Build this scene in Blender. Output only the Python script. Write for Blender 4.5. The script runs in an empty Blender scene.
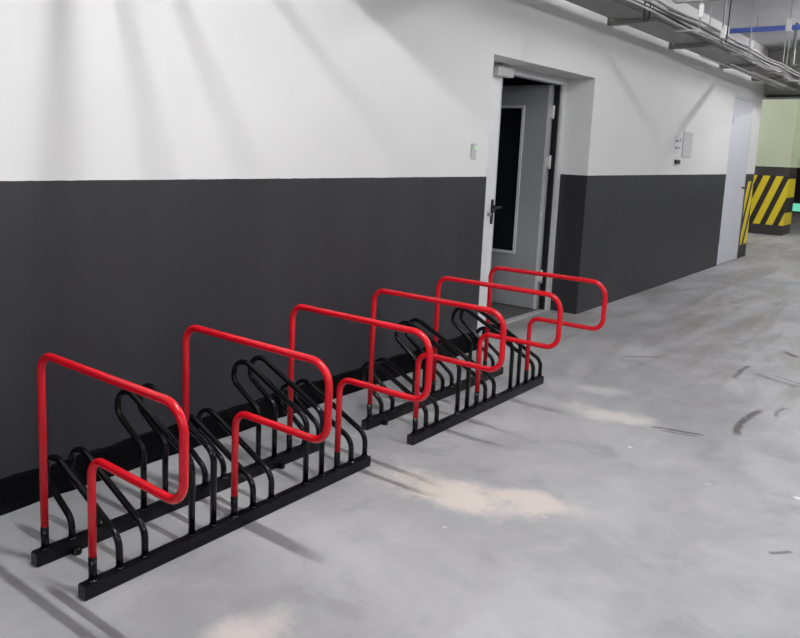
import bpy, bmesh, math, random
from mathutils import Vector, Matrix
random.seed(4)
S = bpy.context.scene
COL = S.collection

# ------------------------------------------------------------------ helpers
def nb(): return bmesh.new()

def box(bm, x0, x1, y0, y1, z0, z1, bevel=0.0, seg=2):
    t = bmesh.new()
    bmesh.ops.create_cube(t, size=1.0)
    for v in t.verts:
        v.co = Vector(((x0+x1)/2+v.co.x*(x1-x0), (y0+y1)/2+v.co.y*(y1-y0), (z0+z1)/2+v.co.z*(z1-z0)))
    if bevel > 0:
        bmesh.ops.bevel(t, geom=t.edges[:], offset=bevel, segments=seg, affect='EDGES', profile=.6)
    me = bpy.data.meshes.new('tmp'); t.to_mesh(me); t.free()
    bm.from_mesh(me); bpy.data.meshes.remove(me)

def fillet(pts, radii, n=8):
    """round the inner corners of a polyline"""
    pts = [Vector(p) for p in pts]
    out = [pts[0]]
    for i in range(1, len(pts)-1):
        r = radii[i-1] if isinstance(radii, (list, tuple)) else radii
        a = (pts[i-1]-pts[i]).normalized(); b = (pts[i+1]-pts[i]).normalized()
        ang = a.angle(b)
        if r <= 0 or ang > 3.1: out.append(pts[i]); continue
        t = r/math.tan(ang/2)
        c = pts[i] + (a+b).normalized()*(r/math.sin(ang/2))
        s = pts[i]+a*t; e = pts[i]+b*t
        u = (s-c); w = (e-c); tot = u.angle(w)
        ax = u.cross(w).normalized()
        for k in range(n+1):
            out.append(c + Matrix.Rotation(tot*k/n, 3, ax) @ u)
    out.append(pts[-1])
    return out

def tube(bm, pts, r, n=16, cap=True):
    pts = [Vector(p) for p in pts]
    q = [pts[0]]
    for p in pts[1:]:
        if (p-q[-1]).length > 1e-5: q.append(p)
    pts = q
    rr = r if isinstance(r, (list, tuple)) else [r]*len(pts)
    t0 = (pts[1]-pts[0]).normalized()
    up = Vector((1,0,0)) if abs(t0.x) < .9 else Vector((0,0,1))
    nrm = (up - t0*up.dot(t0)).normalized()
    rings = []
    for i, p in enumerate(pts):
        if i == 0: t = t0
        elif i == len(pts)-1: t = (pts[i]-pts[i-1]).normalized()
        else: t = ((pts[i]-pts[i-1]).normalized()+(pts[i+1]-pts[i]).normalized()).normalized()
        nrm = (nrm - t*nrm.dot(t)).normalized()
        b = t.cross(nrm)
        rings.append([bm.verts.new(p+(nrm*math.cos(2*math.pi*k/n)+b*math.sin(2*math.pi*k/n))*rr[i]) for k in range(n)])
    for i in range(len(rings)-1):
        for k in range(n):
            f = bm.faces.new((rings[i][k], rings[i][(k+1)%n], rings[i+1][(k+1)%n], rings[i+1][k])); f.smooth = True
    if cap:
        bm.faces.new(rings[0][::-1]); bm.faces.new(rings[-1])

def obj(name, bm, m, parent=None, label=None, cat=None, group=None, kind=None, loc=None):
    bmesh.ops.recalc_face_normals(bm, faces=bm.faces[:])
    me = bpy.data.meshes.new(name); bm.to_mesh(me); bm.free()
    me.materials.append(m)
    o = bpy.data.objects.new(name, me); COL.objects.link(o)
    if parent: o.parent = parent
    tag(o, label, cat, group, kind)
    if loc: o.location = loc
    return o

def tag(o, label=None, cat=None, group=None, kind=None):
    if label: o['label'] = label
    if cat: o['category'] = cat
    if group: o['group'] = group
    if kind: o['kind'] = kind
    return o

def empty(name, loc=(0,0,0), **k):
    o = bpy.data.objects.new(name, None); o.location = loc; COL.objects.link(o)
    o.empty_display_size = .1
    return tag(o, **k)

def copy_tree(o, parent=None):
    c = o.copy(); COL.objects.link(c)
    if parent: c.parent = parent
    for ch in list(o.children): copy_tree(ch, c)
    return c

# ------------------------------------------------------------------ material helpers
class NT:
    def __init__(s, name):
        s.m = bpy.data.materials.new(name); s.m.use_nodes = True
        s.t = s.m.node_tree; s.n = s.t.nodes
        s.b = s.n['Principled BSDF']
    def link(s, a, b): s.t.links.new(a, b)
    def put(s, sock, v):
        if isinstance(v, bpy.types.NodeSocket): s.link(v, sock)
        else: sock.default_value = v
    def math(s, op, a, b=0.0, c=None, clamp=False):
        n = s.n.new('ShaderNodeMath'); n.operation = op; n.use_clamp = clamp
        s.put(n.inputs[0], a); s.put(n.inputs[1], b)
        if c is not None: s.put(n.inputs[2], c)
        return n.outputs[0]
    def pos(s):
        g = s.n.new('ShaderNodeNewGeometry'); x = s.n.new('ShaderNodeSeparateXYZ')
        s.link(g.outputs['Position'], x.inputs[0]); return g.outputs['Position'], x.outputs
    def noise(s, vec, scale, detail=4, rough=.5, dist=0.0):
        n = s.n.new('ShaderNodeTexNoise'); s.link(vec, n.inputs['Vector'])
        n.inputs['Scale'].default_value = scale; n.inputs['Detail'].default_value = detail
        n.inputs['Roughness'].default_value = rough; n.inputs['Distortion'].default_value = dist
        return n.outputs[0]
    def stretch(s, vec, sx, sy, sz, rot=0):
        n = s.n.new('ShaderNodeMapping'); s.link(vec, n.inputs['Vector'])
        n.inputs['Scale'].default_value = (sx, sy, sz); n.inputs['Rotation'].default_value = (0, 0, rot)
        return n.outputs[0]
    def ramp(s, f, lo, hi):      # smooth 0..1
        n = s.n.new('ShaderNodeMapRange'); n.interpolation_type = 'SMOOTHSTEP'
        s.put(n.inputs['Value'], f); n.inputs['From Min'].default_value = lo; n.inputs['From Max'].default_value = hi
        return n.outputs[0]
    def mix(s, f, a, b):
        n = s.n.new('ShaderNodeMix'); n.data_type = 'RGBA'
        s.put(n.inputs[0], f)
        for sk, v in ((n.inputs[6], a), (n.inputs[7], b)):
            if isinstance(v, tuple): sk.default_value = (*v, 1) if len(v) == 3 else v
            else: s.link(v, sk)
        return n.outputs[2]
    def bump(s, h, strength, dist=.01):
        n = s.n.new('ShaderNodeBump'); n.inputs['Strength'].default_value = strength
        n.inputs['Distance'].default_value = dist; s.link(h, n.inputs['Height'])
        s.link(n.outputs[0], s.b.inputs['Normal'])

def plain(name, col, rough=.5, metal=0.0, spec=.5, emit=None, es=0, var=.06, vs=18, coat=0):
    k = NT(name); p, _ = k.pos()
    n = k.noise(p, vs, 3)
    c1 = tuple(c*(1-var) for c in col); c2 = tuple(min(1, c*(1+var)) for c in col)
    k.link(k.mix(n, c1, c2), k.b.inputs['Base Color'])
    k.b.inputs['Roughness'].default_value = rough; k.b.inputs['Metallic'].default_value = metal
    k.b.inputs['Specular IOR Level'].default_value = spec
    if coat: k.b.inputs['Coat Weight'].default_value = coat; k.b.inputs['Coat Roughness'].default_value = .12
    if emit:
        k.b.inputs['Emission Color'].default_value = (*emit, 1); k.b.inputs['Emission Strength'].default_value = es
    return k.m

PAINT_Z = 1.2566
WHITE = (.74, .74, .73)
DARK = (.031, .031, .037)
YEL = (.84, .66, .03)

def wall_mat(name, white=WHITE, dark=DARK, zsplit=PAINT_Z, stripes=None):
    k = NT(name); p, x = k.pos()
    n1 = k.noise(p, .8, 4, .6); n2 = k.noise(p, 14, 4, .6); n3 = k.noise(k.stretch(p, 1, 1, .25), 3.0, 4, .6)
    w = k.mix(k.ramp(n1, .3, .7), tuple(c*.965 for c in white), white)
    d = k.mix(k.ramp(n3, .35, .75), tuple(c*.86 for c in dark), tuple(c*1.14 for c in dark))
    # paint boundary, very slightly uneven
    zz = k.math('ADD', x[2], k.math('MULTIPLY', k.math('SUBTRACT', n2, .5), .006))
    up = k.math('GREATER_THAN', zz, zsplit)
    c = k.mix(up, d, w)
    if stripes:
        for (axis, sgn, u0, per, duty, a0, a1, z0, z1, slope) in stripes:
            a = x[axis]
            u = k.math('SUBTRACT', k.math('MULTIPLY', a, sgn), k.math('DIVIDE', x[2], slope))
            fr = k.math('FRACT', k.math('DIVIDE', k.math('SUBTRACT', u, u0-per*40), per))
            yl = k.math('LESS_THAN', fr, duty)
            inz = k.math('MULTIPLY', k.math('GREATER_THAN', x[2], z0), k.math('LESS_THAN', x[2], z1))
            ina = k.math('MULTIPLY', k.math('GREATER_THAN', a, a0), k.math('LESS_THAN', a, a1))
            ar = k.math('MULTIPLY', inz, ina)
            c = k.mix(ar, c, k.mix(yl, (.035, .03, .028), YEL))
    k.link(c, k.b.inputs['Base Color'])
    r = k.math('MULTIPLY_ADD', up, .25, k.math('MULTIPLY_ADD', n2, .12, .42))
    k.link(r, k.b.inputs['Roughness'])
    k.b.inputs['Specular IOR Level'].default_value = .35
    k.bump(n2, .12, .004)
    return k.m

def floor_mat():
    k = NT('concrete_floor'); p, x = k.pos()
    big = k.noise(p, .75, 6, .62, .4); mid = k.noise(p, 3.2, 6, .65, .5); fine = k.noise(p, 45, 4, .7)
    streak = k.noise(k.stretch(p, .5, 2.6, 1, math.radians(35)), 1.3, 5, .6, .6)
    c = k.mix(k.ramp(big, .32, .68), (.325, .328, .345), (.465, .465, .472))
    c = k.mix(k.math('MULTIPLY', k.ramp(mid, .5, .74), .6), c, (.265, .265, .275))
    c = k.mix(k.math('MULTIPLY', k.ramp(mid, .5, .25), .5), c, (.54, .54, .55))
    # browner, streakier slab further from the racks
    far = k.ramp(x[0], 3.6, 6.0)
    c = k.mix(k.math('MULTIPLY', k.ramp(streak, .40, .70), k.math('MULTIPLY_ADD', far, .75, .20)), c, (.275, .258, .240))
    c = k.mix(k.math('MULTIPLY', k.ramp(fine, .62, .8), .10), c, (.22, .22, .22))
    # dusty plaster patches : centre, half sizes, angle, strength
    wob = k.noise(p, 4.5, 5, .65)
    wob2 = k.noise(p, 1.7, 3, .6)
    for (cx, cy, a, b, ang, st, colr) in [
            (2.66, -1.14, .15, .36, 8, .95, (.70, .63, .57)),
            (2.84, -1.42, .10, .24, 16, .9, (.68, .61, .55)),
            (4.13, -1.27, .13, .30, 4, .85, (.68, .645, .61)),
            (4.55, -1.05, .10, .15, 30, .6, (.62, .60, .58)),
            (1.40, -1.26, .20, .12, 10, .7, (.72, .65, .60)),
            (4.95, -.74, .35, .10, 20, .35, (.58, .58, .57)),
            (3.55, -.95, .25, .10, -10, .3, (.56, .56, .56)),
            (2.1, -1.9, .5, .30, 25, .25, (.55, .55, .56)),
            (3.742, -1.531, .014, .016, 0, .8, (.80, .80, .78)),
            (3.68, -2.285, .02, .02, 0, .9, (.85, .85, .82)),
            (3.55, -1.95, .006, .02, 30, .7, (.75, .75, .75)),
            (2.75, -1.55, .006, .02, 10, .6, (.75, .75, .75)),
            (2.4, -1.3, .008, .012, 10, .6, (.75, .75, .75))]:
        ca, sa = math.cos(math.radians(ang)), math.sin(math.radians(ang))
        dx = k.math('SUBTRACT', x[0], cx); dy = k.math('SUBTRACT', x[1], cy)
        u = k.math('DIVIDE', k.math('ADD', k.math('MULTIPLY', dx, ca), k.math('MULTIPLY', dy, sa)), a)
        v = k.math('DIVIDE', k.math('SUBTRACT', k.math('MULTIPLY', dy, ca), k.math('MULTIPLY', dx, sa)), b)
        d = k.math('SQRT', k.math('ADD', k.math('MULTIPLY', u, u), k.math('MULTIPLY', v, v)))
        amp = 2.2 if a > .05 else .3
        d = k.math('ADD', d, k.math('MULTIPLY', k.math('SUBTRACT', wob, .5), amp))
        m = k.math('MULTIPLY', k.ramp(d, 1.25, .35), st)
        c = k.mix(m, c, colr)
    # tyre scuffs : arcs (centre, radius, half width, angle from/to)
    for (cx, cy, R, w, a0, a1, st) in [
            (4.60, -3.25, 1.39, .019, 77, 103, .9),
            (5.69, -2.90, 1.31, .016, 79, 101, .75),
            (2.16, -2.15, 2.065, .014, 10.5, 18.5, .8),
            (2.12, -2.15, 2.065, .009, 11, 17, .6),
            (3.60, -.80, 2.285, .030, -31, -22, .45),
            (3.70, -.80, 2.285, .012, -34, -25, .6),
            (6.00, -1.20, .755, .030, -55, -40, .8),
            (5.00, -1.50, .785, .016, 32, 54, .6),
            (3.30, -2.10, .307, .010, -142, -122, .7),
            (4.9, -2.3, .33, .012, 60, 110, .6)]:
        dx = k.math('SUBTRACT', x[0], cx); dy = k.math('SUBTRACT', x[1], cy)
        rr = k.math('SQRT', k.math('ADD', k.math('MULTIPLY', dx, dx), k.math('MULTIPLY', dy, dy)))
        rr = k.math('ADD', rr, k.math('MULTIPLY', k.math('SUBTRACT', wob, .5), .04))
        e = k.math('ABSOLUTE', k.math('SUBTRACT', rr, R))
        line = k.ramp(e, w*1.6, w*.4)
        th = k.math('ARCTAN2', dy, dx)
        s0, s1 = math.radians(a0), math.radians(a1)
        win = k.math('MULTIPLY', k.ramp(th, s0, s0+(s1-s0)*.15), k.ramp(th, s1, s1-(s1-s0)*.15))
        brk = k.ramp(k.noise(p, 16, 3, .7), .30, .46)
        m = k.math('MULTIPLY', k.math('MULTIPLY', line, win), k.math('MULTIPLY', brk, st))
        c = k.mix(m, c, (.065, .05, .048))
    k.link(c, k.b.inputs['Base Color'])
    k.link(k.math('MULTIPLY_ADD', mid, .3, .38), k.b.inputs['Roughness'])
    k.b.inputs['Specular IOR Level'].default_value = .35
    h = k.math('ADD', k.math('MULTIPLY', mid, .6), k.math('MULTIPLY', fine, .15))
    k.bump(h, .22, .01)
    return k.m

M = {}
M['wall'] = wall_mat('painted_wall', stripes=[(0, 1, 12.62, .30, .62, 12.52, 13.4, .20, 1.15, 1.9)])
M['pillar'] = wall_mat('painted_pillar', white=(.60, .66, .48), dark=(.06, .055, .055), zsplit=1.36,
                       stripes=[(1, -1, -1.16, .235, .55, .02, 3.0, .20, 1.18, 2.9)])
M['farwall'] = wall_mat('painted_far_wall', white=(.55, .58, .48), dark=(.06, .057, .057), zsplit=1.36)
M['room'] = plain('dim_wall_paint', (.55, .55, .54), .8)
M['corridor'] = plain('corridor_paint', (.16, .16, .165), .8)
M['floor'] = floor_mat()
M['skirt'] = plain('bitumen_skirting', (.003, .003, .0038), .75, vs=9, var=.3, spec=.05)
M['ceil'] = plain('ceiling_concrete', (.60, .60, .615), .9, vs=1.3, var=.12)
M['beam'] = plain('beam_concrete', (.42, .42, .40), .9, vs=3, var=.12)
M['black'] = plain('black_powder_coat', (.002, .002, .0032), .14, spec=.34, var=.15, vs=60)
M['rail'] = plain('black_rail_coat', (.0035, .0035, .005), .34, spec=.22, var=.15, vs=60)
M['red'] = plain('red_powder_coat', (.62, .003, .013), .2, spec=.5, var=.04)
M['doorwhite'] = plain('white_steel_door', (.80, .81, .82), .45)
M['doorgrey'] = plain('grey_steel_door', (.36, .37, .385), .45)
M['frame'] = plain('grey_door_frame', (.60, .61, .61), .45)
M['trimlight'] = plain('light_steel_edge', (.66, .67, .68), .35)
M['glass'] = plain('dark_glazing', (.012, .013, .018), .12, spec=.4)
M['plastic_black'] = plain('black_plastic', (.012, .012, .013), .4)
M['steel'] = plain('brushed_steel', (.55, .55, .55), .35, metal=.9)
M['lilac'] = plain('pale_lilac_door', (.60, .60, .66), .5)
M['white_plastic'] = plain('white_plastic', (.72, .72, .70), .5)
M['grey_plastic'] = plain('grey_plastic', (.42, .43, .42), .5)
M['button'] = plain('pale_button_plastic', (.50, .51, .49), .5)
M['led'] = plain('green_led', (.2, .7, .35), .4, emit=(.4, 1, .6), es=.25)
M['green_lamp'] = plain('green_emergency_light', (.2, .7, .5), .4, emit=(.2, .9, .6), es=.45)
M['tray'] = plain('galvanised_tray', (.21, .21, .205), .5, metal=.3, vs=7, var=.15)
M['traylight'] = plain('bright_galvanised_edge', (.46, .46, .455), .6, metal=.2)
M['cable_w'] = plain('pale_cable_sheath', (.62, .62, .60), .5)
M['cable_g'] = plain('grey_cable_sheath', (.22, .22, .215), .5)
M['cable_d'] = plain('dark_cable_sheath', (.035, .035, .036), .45)
M['blue'] = plain('blue_pipe_paint', (.16, .24, .80), .4)
M['duct'] = plain('grey_duct_metal', (.26, .26, .25), .6, vs=5, var=.1)
M['panel'] = plain('grey_sign_panel', (.56, .56, .57), .5)
M['tube'] = plain('lamp_tube', (.9, .9, .9), .4, emit=(1, 1, 1), es=6)
M['threshold'] = plain('steel_threshold', (.5, .5, .49), .4)

# ------------------------------------------------------------------ camera (solved from the photograph)
f, pit, rol, yaw = 772.5166, .1467, .0388, .8964
Hc, Dc = 1.4261, 2.7512
cx, cy = 359.664, 261.591
F = Vector((math.sin(yaw)*math.cos(pit), math.cos(yaw)*math.cos(pit), -math.sin(pit)))
R = Vector((math.cos(yaw), -math.sin(yaw), 0)); U = R.cross(F)
R2 = math.cos(rol)*R+math.sin(rol)*U; U2 = -math.sin(rol)*R+math.cos(rol)*U
cd = bpy.data.cameras.new('camera'); cam = bpy.data.objects.new('camera', cd); COL.objects.link(cam)
cam.matrix_world = Matrix(((R2.x, U2.x, -F.x, 0), (R2.y, U2.y, -F.y, -Dc), (R2.z, U2.z, -F.z, Hc), (0, 0, 0, 1)))
cd.sensor_width = 36; cd.lens = f/800*36
cd.shift_x = (400-cx)/800; cd.shift_y = -(319-cy)/800
cd.clip_start = .05; cd.clip_end = 100
S.camera = cam

# ------------------------------------------------------------------ setting
CEIL = 3.1
XL, XR, DEP, ZD = 4.8409, 6.6212, .2639, 2.10      # main door recess
FX0, FX1, FZ = 11.32, 12.44, 2.33                  # far door
WX1 = 12.95                                        # end of the painted wall
TH = .32                                           # wall thickness
bm = nb()
box(bm, -5, XL, 0, TH, 0, CEIL)
box(bm, XL, XR, 0, TH, ZD, CEIL)
box(bm, XR, FX0, 0, TH, 0, CEIL)
box(bm, FX0, FX1, 0, TH, FZ, CEIL)
box(bm, FX1, WX1, 0, TH, 0, CEIL)
bmesh.ops.remove_doubles(bm, verts=bm.verts[:], dist=1e-5)
obj('wall_left', bm, M['wall'], kind='structure')
bm = nb(); box(bm, -5, 30, -9, 5, -.2, 0); obj('floor', bm, M['floor'], kind='structure')
bm = nb(); box(bm, -5, 30, -9, 5, CEIL, CEIL+.2); obj('ceiling', bm, M['ceil'], kind='structure')
bm = nb(); box(bm, -5.2, -5, -9, 5, 0, CEIL); obj('wall_back', bm, M['room'], kind='structure')
bm = nb(); box(bm, -5, 30, -9.2, -9, 0, CEIL); obj('wall_right', bm, M['room'], kind='structure')
bm = nb(); box(bm, 30, 30.2, -9, 5, 0, CEIL); obj('wall_far', bm, M['farwall'], kind='structure')
bm = nb(); box(bm, 8.5, 30, 5, 5.2, 0, CEIL); obj('wall_rear', bm, M['farwall'], kind='structure')
# skirting of rough black bitumen, left of the door
bm = nb()
prev = None; N = 220; x0, x1 = -4.9, XL-.004
rows = []
for i in range(N+1):
    X = x0+(x1-x0)*i/N
    h = .138+.004*math.sin(X*7.1)+.003*math.sin(X*23+1)+random.uniform(-.002, .002)
    d = .008+.002*math.sin(X*11+.6)+random.uniform(-.001, .001)
    d2 = d+.003+random.uniform(-.002, .004)
    rows.append([bm.verts.new(v) for v in ((X, 0, 0), (X, -d2, 0), (X, -d, .03), (X, -d, h-.01), (X, -d*.4, h), (X, 0, h))])
for i in range(N):
    for j in range(6):
        k2 = (j+1) % 6
        bm.faces.new((rows[i][j], rows[i][k2], rows[i+1][k2], rows[i+1][j]))
bm.faces.new(rows[0]); bm.faces.new(rows[-1][::-1])
obj('baseboard_left', bm, M['skirt'], kind='structure')
# space behind the main door
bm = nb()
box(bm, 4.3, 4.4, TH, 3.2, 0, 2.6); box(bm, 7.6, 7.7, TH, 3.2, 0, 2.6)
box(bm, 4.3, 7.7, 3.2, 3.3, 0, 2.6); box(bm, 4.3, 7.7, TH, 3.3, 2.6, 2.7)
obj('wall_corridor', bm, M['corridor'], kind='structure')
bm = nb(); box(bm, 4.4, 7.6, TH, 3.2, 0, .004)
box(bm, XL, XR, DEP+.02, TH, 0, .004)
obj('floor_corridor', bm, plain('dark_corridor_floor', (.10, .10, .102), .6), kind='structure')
# cross beam over the end of the wall and the pillar beyond
bm = nb(); box(bm, 13.2, 13.7, -9, 3.4, 2.42, CEIL, .01)
obj('trim_1', bm, M['beam'], kind='structure')
bm = nb(); box(bm, 13.12, 13.2, -9, 0, 2.41, 2.445, .003)
obj('trim_2', bm, M['plastic_black'], kind='structure')
bm = nb(); box(bm, 18.12, 18.4, -9, 4.98, 1.36, CEIL-.002)
obj('wall_lintel', bm, M['pillar'], kind='structure')
bm = nb(); box(bm, 17.3, 18.1, .30, 4.98, 0, CEIL-.002, .012)
obj('wall_pillar', bm, M['pillar'], kind='structure')

# ------------------------------------------------------------------ main door
dr = empty('door_1', (XL, DEP, 0), kind='structure')
def dobj(name, bm, m, parent=dr, label=None):
    bmesh.ops.translate(bm, verts=bm.verts[:], vec=(-XL, -DEP, 0))
    return obj(name, bm, m, parent, label)
bm = nb()
box(bm, XL, XL+.06, DEP-.01, TH, 0, ZD, .003); box(bm, XR-.075, XR, DEP-.01, TH, 0, ZD, .003)

box(bm, XL+.06, XR-.075, DEP-.01, TH, ZD-.06, ZD, .003)
dobj('door_frame', bm, M['frame'])
bm = nb(); box(bm, XR-.098, XR-.0752, DEP+.012, TH, 0, ZD-.062, .003); dobj('gap_shade_strip', bm, M['plastic_black'], label='black strip standing in for the shaded gap beside the jamb')  # black strip paints the shade in the gap between jamb and open leaf
bm = nb(); box(bm, XL+.06, XR-.075, DEP-.008, TH-.005, 0, .012, .003); dobj('threshold', bm, M['threshold'])
# narrow standing leaf
bm = nb(); box(bm, XL+.062, 5.468, DEP+.004, DEP+.052, .014, ZD-.062, .003)
nl = dobj('narrow_leaf', bm, M['doorwhite'], label='narrow white leaf of the door, closed')
bm = nb(); box(bm, 5.455, 5.462, DEP-.002, DEP+.004, .014, ZD-.062, .001)
dobj('edge_strip', bm, M['trimlight'], nl)
bm = nb(); box(bm, 5.407, 5.437, DEP-.006, DEP+.004, .865, 1.06, .003, 2)
hn = dobj('handle_plate', bm, M['plastic_black'], nl, 'black handle plate')
bm = nb()
tube(bm, fillet([(5.422, DEP-.004, 1.000), (5.422, DEP-.055, 1.000), (5.462, DEP-.055, .998)], .012), .010, 12)
tube(bm, [(5.422, DEP-.006, 1.000), (5.422, DEP-.018, 1.000)], .018, 16)
tube(bm, fillet([(5.422, DEP-.045, 1.0), (5.385, DEP-.05, .99), (5.365, DEP-.05, .965)], .01), .009, 10)
dobj('lever', bm, M['plastic_black'], nl, 'black door lever')
bm = nb(); tube(bm, [(5.372, DEP+.004, .945), (5.372, DEP-.02, .945)], .014, 16)
dobj('lock_cylinder', bm, M['steel'], nl, 'steel lock cylinder')
# wide leaf standing open at a right angle into the corridor
LX0, LX1, LY0, LY1 = 6.487, 6.537, .333, 1.36
bm = nb()
wz0, wz1, wy0, wy1 = .52, 1.84, LY0+.27, LY0+.76
box(bm, LX0, LX1, LY0, wy0, .012, ZD-.062); box(bm, LX0, LX1, wy1, LY1, .012, ZD-.062)
box(bm, LX0, LX1, wy0, wy1, .012, wz0); box(bm, LX0, LX1, wy0, wy1, wz1, ZD-.062)
wl = dobj('wide_leaf', bm, M['doorgrey'], label='wide grey leaf of the door, standing open')
bm = nb(); box(bm, LX0+.018, LX1-.018, wy0, wy1, wz0, wz1)
dobj('pane', bm, M['glass'], wl, 'dark glass pane')
bm = nb(); t = .022
box(bm, LX0-.012, LX0, wy0-t, wy0+.004, wz0-t, wz1+t, .002); box(bm, LX0-.012, LX0, wy1-.004, wy1+t, wz0-t, wz1+t, .002)
box(bm, LX0-.012, LX0, wy0, wy1, wz0-t, wz0+.004, .002); box(bm, LX0-.012, LX0, wy0, wy1, wz1-.004, wz1+t, .002)
dobj('glazing_bead', bm, M['trimlight'], wl, 'pale bead around the pane')
bm = nb(); box(bm, LX0-.004, LX0, LY0+.002, LY0+.03, .012, ZD-.064, .001)
dobj('edge_strip', bm, M['trimlight'], wl)
for z in (.32, 1.36, 1.80):
    bm = nb(); tube(bm, [(LX0+.012, LY0-.020, z-.06), (LX0+.012, LY0-.020, z+.06)], .014, 14)
    box(bm, LX0-.002, LX0+.004, LY0-.02, LY0+.03, z-.045, z+.045)
    dobj('hinge', bm, M['white_plastic'], wl, 'pale door hinge')
bm = nb()
box(bm, 5.275, 5.52, DEP-.065, DEP-.001, 2.005, 2.072, .008, 3)
cl = dobj('door_closer', bm, M['white_plastic'], dr, 'white door closer box above the narrow leaf')
bm = nb()
box(bm, 5.30, 5.40, DEP-.075, DEP-.02, 2.072, 2.082, .002)
dobj('closer_bracket', bm, M['steel'], cl)

# far door
d2 = empty('door_2', (FX0, .03, 0), kind='structure')
def d2obj(name, bm, m, parent=d2, label=None):
    bmesh.ops.translate(bm, verts=bm.verts[:], vec=(-FX0, -.03, 0))
    return obj(name, bm, m, parent, label)
bm = nb(); box(bm, FX0, FX0+.05, .0, .12, 0, FZ, .003); box(bm, FX1-.05, FX1, .0, .12, 0, FZ, .003); box(bm, FX0+.05, FX1-.05, .0, .12, FZ-.05, FZ, .003)
d2obj('door_frame', bm, M['lilac'])
bm = nb(); box(bm, FX0+.051, FX1-.051, .004, .065, .01, FZ-.052, .003)
l2 = d2obj('leaf', bm, M['lilac'], label='pale lilac door leaf, closed')
bm = nb(); box(bm, 12.245, 12.285, .01, .018, .93, 1.12, .003)
tube(bm, fillet([(12.265, .015, 1.06), (12.265, -.045, 1.06), (12.14, -.045, 1.06)], .012), .011, 10)
d2obj('handle', bm, M['plastic_black'], l2, 'black lever handle')
for z in (.35, 2.0):
    bm = nb(); tube(bm, [(FX0+.055, .008, z-.06), (FX0+.055, .008, z+.06)], .013, 12)
    d2obj('hinge', bm, M['steel'], l2)

# ------------------------------------------------------------------ bike racks
P = .5888; YB, YF, YO = -.4344, -.7200, -1.1655
ZL, ZT, ZTR = .4546, .7255, .1293
RT = .048                                         # rail height
def rail_bm(y):
    bm = nb(); x0, x1 = -.038, 1.392
    box(bm, x0, x1, y-.019, y+.019, 0, RT, .003, 2)
    return bm
def loop_bm(dz, yr):
    bm = nb()
    pts = [(0, YF+.003, RT-.002), (0, YF+.003, .322+dz), (0, yr, .523+dz), (0, yr, .386+dz), (0, YB-.002, .288+dz), (0, YB-.002, RT-.002)]
    tube(bm, fillet(pts, [.065, .070, .045, .055], 10), .0120, 18)
    for y in (YF+.003, YB-.002):   # weld beads
        tube(bm, [(0, y, RT-.001), (0, y, RT+.003), (0, y, RT+.006)], [.0165, .0155, .0118], 14)
    return bm
def hoop_path(tilt=0.0):
    pts = [(0, YB, ZTR), (0, YB, ZT), (0, YO, ZT), (0, YO, ZL-tilt), (0, YF, ZL), (0, YF, ZTR)]
    return fillet(pts, [.062, .080, .066, .058], 12)

def make_rack(tilt, yr):
    r = empty('bike_rack', (0, 0, 0))
    for y in (YF, YB):
        rl = obj('base_rail', rail_bm(y), M['rail'], r)
        for e in (-.041, 1.392):
            bm = nb(); box(bm, e, e+.003, y-.0175, y+.0175, .002, RT-.002, .001)
            obj('end_cap', bm, M['plastic_black'], rl)
    for X in (.10, 1.10):
        bm = nb(); tube(bm, [(X, YB-.026, 0), (X, YB-.026, .010)], .018, 20)
        box(bm, X-.012, X+.012, YB-.032, YB-.017, 0, .02, .002)
        ft = obj('foot_plate', bm, M['black'], r)
        bm = nb(); tube(bm, [(X, YB-.030, .009), (X, YB-.030, .016)], .007, 6)
        obj('anchor_bolt', bm, M['black'], ft)
    for i in range(3):
        bm = nb(); tube(bm, hoop_path(tilt if i == 0 else 0), .0132, 20)
        h = obj('hoop', bm, M['red'], r, 'red tubular hoop', loc=(i*P, 0, 0))
        for y in (YB, YF):
            bm = nb(); tube(bm, [(0, y, RT-.002), (0, y, ZTR)], .0134, 20)
            tube(bm, [(0, y, RT-.001), (0, y, RT+.003), (0, y, RT+.007)], [.019, .018, .0135], 16)
            obj('hoop_socket', bm, M['black'], h, 'black lower end of the hoop')
    for k, hi in ((1, 0), (2, 0), (4, 1), (5, 1), (7, 0), (8, 0), (10, 1), (11, 1), (13, 0), (14, 0)):
        obj('wheel_loop', loop_bm(0 if hi else -.172, yr), M['black'], r,
            'tall black wheel loop' if hi else 'low black wheel loop', loc=(k*P/6, 0, 0))
    return r
rk = make_rack(.010, -.274); rk.location = (1.2601, 0, 0)
tag(rk, 'black bike rack with three red hoops, nearest the camera, against the dark wall', 'bike rack', 'bike racks with red hoops')
rk2 = make_rack(0.0, -.300)
rk2.location = (1.2601+3*P, 0, 0)
tag(rk2, 'black bike rack with three red hoops, further one beside the open door', 'bike rack', 'bike racks with red hoops')

# ------------------------------------------------------------------ things on the wall
t = empty('door_button', (4.627, 0, 1.43), label='small grey door button with green light left of the open door', cat='door button')
bm = nb(); box(bm, -.026, .026, -.018, 0, -.052, .052, .006, 3); obj('housing', bm, M['button'], t)
bm = nb(); box(bm, -.004, .018, -.021, -.017, .012, .036, .003); obj('indicator_light', bm, M['led'], t, 'green lit indicator')

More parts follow.
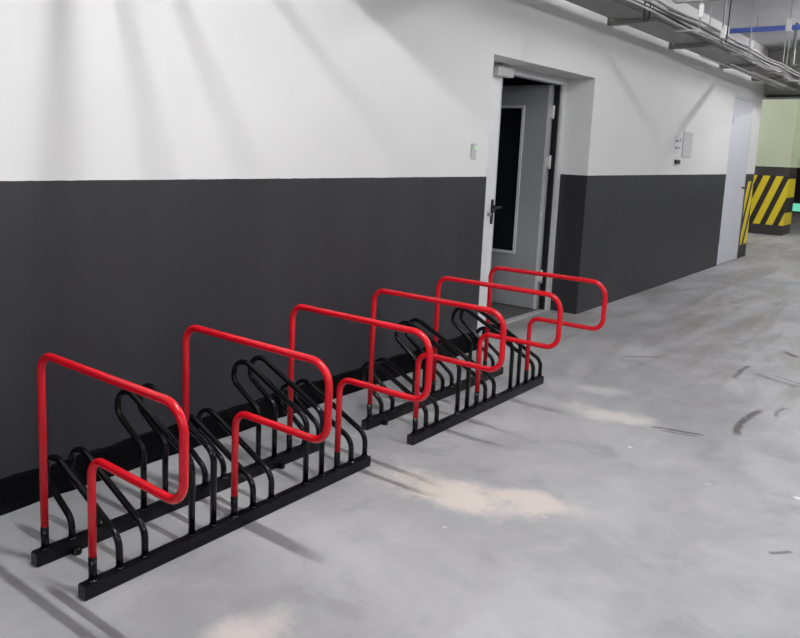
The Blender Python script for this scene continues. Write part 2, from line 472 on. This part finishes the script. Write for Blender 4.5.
bm = nb(); box(bm, 9.26, 9.60, -.012, 0, 1.455, 1.745, .004)
obj('sign_panel', bm, M['panel'], None, 'flat grey panel on the white wall between the two doors', 'sign')
t = empty('paper_notice', (9.10, 0, 1.60), label='white paper notice with faint dark lines left of the grey wall panel', cat='notice')
bm = nb(); box(bm, -.12, .11, -.003, 0, -.11, .10, 0); obj('sheet', bm, plain('paper', (.68, .68, .68), .8), t)
PR = plain('faded_print', (.22, .22, .23), .8)
for (a, b, c, d) in ((-.09, -.03, .02, .05), (-.01, .02, .025, .045), (-.10, .0, -.055, -.03), (.03, .08, -.05, -.03), (.05, .09, .03, .06)):
    bm = nb(); box(bm, a, b, -.004, -.003, c, d, 0); obj('printed_line', bm, PR, t)
t = empty('wall_switch', (9.10, 0, 1.402), label='small black wall switch below the paper notice', cat='switch')
bm = nb(); box(bm, -.07, .07, -.025, 0, -.024, .024, .005); obj('housing', bm, M['plastic_black'], t)
bm = nb(); box(bm, -.02, .02, -.030, -.025, -.016, .016, .003); obj('rocker', bm, M['plastic_black'], t)
t = empty('emergency_light', (19.2, .37, .50), label='glowing green emergency light low beyond the striped pillar', cat='light')
bm = nb(); box(bm, -.04, .0, -.13, .13, -.09, .08, .01); obj('diffuser', bm, M['green_lamp'], t)
bm = nb(); box(bm, .0, .05, -.18, .18, -.11, .14, .01); obj('housing', bm, M['plastic_black'], t)

# ------------------------------------------------------------------ cable tray & services under the ceiling
TZ = 2.55; TY0, TY1 = -.50, -.19
tray = empty('cable_tray', (4.0, TY0, TZ), label='long grey metal cable tray running above the white wall', cat='cable tray')
def tobj(name, bm, m, parent=tray, label=None):
    bmesh.ops.translate(bm, verts=bm.verts[:], vec=(-4.0, -TY0, -TZ))
    return obj(name, bm, m, parent, label)
X0, X1 = -4.8, 13.15
bm = nb(); box(bm, X0, X1, TY0, TY1, TZ, TZ+.003); tobj('tray_base', bm, M['tray'])
for y in (TY0, TY1-.003):
    bm = nb(); box(bm, X0, X1, y, y+.003, TZ, TZ+.055); 
    box(bm, X0, X1, y-.004, y+.007, TZ+.052, TZ+.057); tobj('side_lip', bm, M['traylight'])
xs = [-3.1, -1.5, 4.95, 6.48, 8.08, 9.95, 11.55]
for i, X in enumerate(xs):
    for y in (TY0+.02,):
        bm = nb(); tube(bm, [(X+.05, y, TZ-.02), (X+.05, y, CEIL)], .005, 8)
        tube(bm, [(X+.05, y, TZ-.028), (X+.05, y, TZ-.008)], .012, 6)
        tobj('hanger_rod', bm, M['traylight'])
names = {4.95: 'first', 6.48: 'second'}
for i, X in enumerate(xs):
    b = empty('tray_bracket', (X, 0, TZ), group='brackets under the cable tray', cat='bracket')
    b['label'] = {4.95: 'grey tray bracket above the door recess, nearest the camera', 6.48: 'grey tray bracket above the right edge of the door recess',
                  8.08: 'grey tray bracket above the bare wall right of the open door', 9.95: 'grey tray bracket above the grey wall panel',
                  11.55: 'grey tray bracket above the far lilac door, furthest'}.get(X, 'grey tray bracket left of the door, out of the frame')
    bm = nb(); box(bm, -.030, .030, TY0-.03, -.135, -.040, 0, .003); box(bm, -.030, .030, -.150, -.135, -.040, .03, .003)
    obj('arm', bm, M['duct'], b)
    bm = nb(); tube(bm, [(.010, -.165, -.065), (.010, -.165, 0)], .007, 6)
    obj('bolt', bm, M['steel'], b)

def cable(pts, r, m, label, group=None, cat='cable', name='cable', n=8):
    bm = nb(); tube(bm, pts, r, n)
    return obj(name, bm, m, None, label, cat, group)
def run(y, z, x0, x1, sag=.008, step=.4, ph=0.0, wy=.006):
    pts = []; n = int((x1-x0)/step)
    for i in range(n+1):
        X = x0+(x1-x0)*i/n
        pts.append((X, y+wy*math.sin(X*1.7+ph), z+sag*math.sin(X*3.9+ph)))
    return pts
# inside the tray
for i, (y, r, m) in enumerate([(-.46, .014, 'cable_g'), (-.425, .012, 'cable_d'), (-.39, .014, 'cable_w'), (-.35, .012, 'cable_g'), (-.31, .015, 'cable_g'), (-.265, .012, 'cable_d')]):
    cable(run(y, TZ+.004+r+.004, X0+.1, X1-.1, .0015, ph=i, wy=.002), r, M[m], 'cable lying in the tray under the ceiling', 'cables lying in the tray')
# clipped along the outer side of the tray
lab = ['pale cable run beside the outer lip of the tray, topmost', 'dark cable run beside the outer lip of the tray', 'thin pale conduit run outside the tray, lowest',
       'thick dark cable run outside the tray', 'grey conduit run furthest out from the tray']
for i, (y, z, r, m) in enumerate([(-.535, TZ+.045, .009, 'cable_w'), (-.56, TZ+.02, .016, 'cable_d'), (-.60, TZ-.005, .009, 'cable_w'), (-.64, TZ+.03, .017, 'cable_d'), (-.685, TZ+.01, .011, 'cable_g')]):
    cable(run(y, z, X0+.1, 11.95, .006, ph=i*1.3, wy=.006), r, M[m], lab[i], 'cables outside the tray')
# cross arms that carry them
for X in (2.9+.55, 5.4, 7.0, 8.75, 10.6, 11.7):
    b = empty('cable_clamp', (X, -.61, TZ-.03), cat='clamp', group='clamps holding the cables outside the tray')
    b['label'] = {5.4: 'metal clamp under the outer cables above the door recess', 7.0: 'bright metal clamp under the outer cables just past the open door',
                  8.75: 'metal clamp under the outer cables above the bare dark wall', 10.6: 'metal clamp under the outer cables before the far door',
                  11.7: 'metal clamp under the outer cables above the far door'}.get(X, 'metal clamp under the outer cables, out of the frame')
    bm = nb(); box(bm, -.015, .015, -.12, .10, -.012, .0, .002); obj('strap', bm, M['traylight'], b)
    bm = nb(); tube(bm, [(0, -.105, -.02), (0, -.105, CEIL-TZ+.03)], .005, 8); obj('hanger_rod', bm, M['traylight'], b)
    bm = nb(); box(bm, -.02, .02, -.125, -.085, -.024, -.012, .002); obj('nut', bm, M['traylight'], b)
# pale cables strapped under the tray towards the far end
for i, (y, x0, x1) in enumerate([(-.30, 8.6, 12.9), (-.38, 9.4, 13.0), (-.44, 10.2, 13.1)]):
    cable(run(y, TZ-.052-.004*i, x0, x1, .003, ph=i, wy=.012), .010, M['cable_w'],
          ['pale cable strapped under the tray, nearest the wall', 'pale cable strapped under the middle of the tray', 'pale cable strapped under the outer edge of the tray'][i], 'pale cables under the tray')
# hanging loops
def loop(X, y, w, drop, m, label, r=.006):
    pts = [(X-w/2, y, CEIL)]
    for k in range(11):
        a = math.pi*k/10
        pts.append((X-w/2*math.cos(a), y, TZ-.02-drop*math.sin(a)))
    pts.append((X+w/2+.03, y, CEIL))
    return cable(pts, r, M[m], label, 'hanging cable loops', name='cable_loop')
loop(6.22, -.30-.24, .12, .05, 'cable_d', 'dark cable looping down beside the tray above the door')
loop(7.85, -.70, .16, .03, 'cable_d', 'dark cable looping down outside the tray past the open door')
# white cable tags
for i, (X, y, z, s) in enumerate([(6.95, -.735, 2.66, .05), (7.6, -.75, 2.57, .045)]):
    bm = nb(); box(bm, X-.012, X+.012, y-.018, y+.018, z-s, z+s, .003)
    tg = obj('cable_tag', bm, M['white_plastic'], None, ['white plastic tag hanging by the outer cables, nearer one', 'white plastic tag hanging by the outer cables, further one'][i], 'tag', 'white tags on the cables')
    bm = nb(); tube(bm, [(X, y, z+s-.004), (X, y, CEIL)], .003, 6); obj('tie', bm, M['white_plastic'], tg)
# blue sprinkler pipe on a white hanger
bm = nb(); tube(bm, [(8.85, -.50, 2.77), (8.85, -8.9, 2.77)], .026, 16)
bp = obj('sprinkler_pipe', bm, M['blue'], None, 'blue pipe hung under the ceiling at the upper right', 'pipe')
bm = nb(); tube(bm, [(8.85, -.505, 2.77), (8.85, -.49, 2.77)], .030, 16); obj('end_cap', bm, M['blue'], bp)
for y in (-1.04, -3.6, -6.2):
    t = empty('pipe_hanger', (8.85, y, 2.77), cat='pipe hanger', group='white hangers of the blue pipe',
              label='white hanger strap holding the blue pipe' if y == -1.04 else 'white hanger of the blue pipe, out of the frame')
    bm = nb(); box(bm, -.038, -.030, -.028, .028, -.036, .085, .002); box(bm, .030, .038, -.028, .028, -.036, .085, .002); box(bm, -.038, .038, -.028, .028, -.038, -.030, .002); box(bm, -.038, .038, -.028, .028, .080, .088, .002); obj('strap', bm, M['white_plastic'], t)
    bm = nb(); tube(bm, [(0, 0, .085), (0, 0, CEIL-2.77)], .006, 8); obj('hanger_rod', bm, M['traylight'], t)
# ventilation box in front of the beam
t = empty('ventilation_duct', (12.35, -.90, 2.50), label='grey boxed ventilation duct hanging before the beam at the right edge', cat='duct')
bm = nb(); box(bm, -.34, .34, -.35, .28, .02, CEIL-2.5, .01); obj('casing', bm, M['duct'], t)
bm = nb(); box(bm, -.36, .36, -.37, .30, 0, .03, .006); obj('flange', bm, M['duct'], t)

# ------------------------------------------------------------------ lamps
def lamp(X, Y, Z, power, rot_y=True, L=1.2, label=''):
    t = empty('ceiling_lamp', (X, Y, Z), cat='ceiling lamp', group='tube lamps under the ceiling', label=label)
    sx, sy = (.035, L/2) if rot_y else (L/2, .035)
    bm = nb(); box(bm, -sx, sx, -sy, sy, .03, .09, .01); obj('housing', bm, M['white_plastic'], t)
    bm = nb()
    if rot_y: tube(bm, [(0, -sy+.04, .010), (0, sy-.04, .010)], .019, 12)
    else: tube(bm, [(-sx+.04, 0, .010), (sx-.04, 0, .010)], .019, 12)
    rad = power/(math.pi**2*.038*(L-.08))
    obj('lamp_tube', bm, plain('lamp_tube_glow', (.9, .9, .9), .4, emit=(.99, .985, 1.0), es=rad), t, 'lit tube')
    if Z+.09 < CEIL-.01:
        for s in (-1, 1):
            bm = nb(); a = (0, s*sy*.7) if rot_y else (s*sx*.7, 0)
            tube(bm, [(a[0], a[1], .09), (a[0], a[1], CEIL-Z)], .004, 8); obj('hanger_rod', bm, M['steel'], t)
    return t
LAMPS = [(1.64, -1.62, 2.86, 140, True, .9), (5.5, -1.62, 2.86, 48, True, .9), (11.2, -1.62, 2.86, 85, True, .9), (16.0, -1.62, 2.86, 100, True, .9),
         (15.8, 2.0, 2.86, 60, True, 1.2), (22, -1.9, 2.86, 100, True, 1.2), (-2.6, -3.2, 2.86, 70, True, 1.2),
         (4.2, -5.2, 2.86, 125, False, 1.5), (10.5, -5.2, 2.86, 120, False, 1.5), (-1.5, -6.0, 2.86, 80, False, 1.5)]
for l in LAMPS:
    lamp(*l, label='tube lamp hung under the ceiling, out of the frame')
# thin conduits across the bay beside the first lamp: they rule the soft streaks on the white wall
for i, (X, yo) in enumerate([(1.632, -1.5), (1.71, -1.45), (1.80, -1.42), (2.03, -1.35)]):
    cable(fillet([(X, -.74 if X < 5 else -1.1, 2.60), (X, yo, 2.60), (X, yo, CEIL)], .03), .009 if X < 1.7 and X < 1.65 else .0045, M['cable_g'], 'thin conduit dropping beside a tube lamp, out of the frame', 'conduits beside the tube lamps', 'conduit', 'conduit')

# trunking between the first two lamps, above the frame
t = empty('ventilation_duct', (3.4, -1.0, 2.56), label='flat grey ventilation duct near the first tube lamp, out of the frame', cat='duct')
bm = nb(); box(bm, -1.0, 1.3, -.25, .25, 0, .08, .004); obj('channel', bm, M['tray'], t)
for xx in (-1.0, .8):
    bm = nb(); tube(bm, [(xx, 0, .08), (xx, 0, CEIL-2.56)], .005, 8); obj('hanger_rod', bm, M['steel'], t)

for (X, lb) in ((6.15, 'short grey pipe stub crossing under the ceiling just outside the cables above the door'), (10.70, 'short grey pipe stub crossing under the ceiling just before the duct')):
    cable(fillet([(X, -.76, CEIL), (X, -.76, 2.60), (X, -1.34, 2.60), (X, -1.34, CEIL)], .03), .017, M['cable_g'], lb, 'pipe stubs under the ceiling', 'pipe', 'pipe_stub', 12)
# extra loose cables on top of the outer run
for i, (y, z, x0, x1, r, m) in enumerate([(-.575, 2.615, 5.2, 8.4, .010, 'cable_w'), (-.625, 2.625, 5.0, 9.5, .012, 'cable_w'), (-.665, 2.605, 5.6, 11.8, .010, 'cable_g'), (-.52, 2.63, 6.5, 11.8, .008, 'cable_w')]):
    cable(run(y, z, x0, x1, .008, ph=i*2.1, wy=.010), r, M[m],
          ['pale loose cable lying on the outer run, ending above the bare wall', 'pale loose cable on the outer run, ending before the grey wall panel', 'grey loose cable on the outer run, furthest out', 'thin pale cable just above the outer lip of the tray'][i], 'loose cables on the outer run')

w = bpy.data.worlds.new('world'); S.world = w; w.use_nodes = True
w.node_tree.nodes['Background'].inputs[0].default_value = (.5, .5, .52, 1)
w.node_tree.nodes['Background'].inputs[1].default_value = .15
S.view_settings.view_transform = 'Standard'; S.view_settings.look = 'None'
S.view_settings.exposure = 0.17; S.view_settings.gamma = 1.0
S.view_settings.use_curve_mapping = False
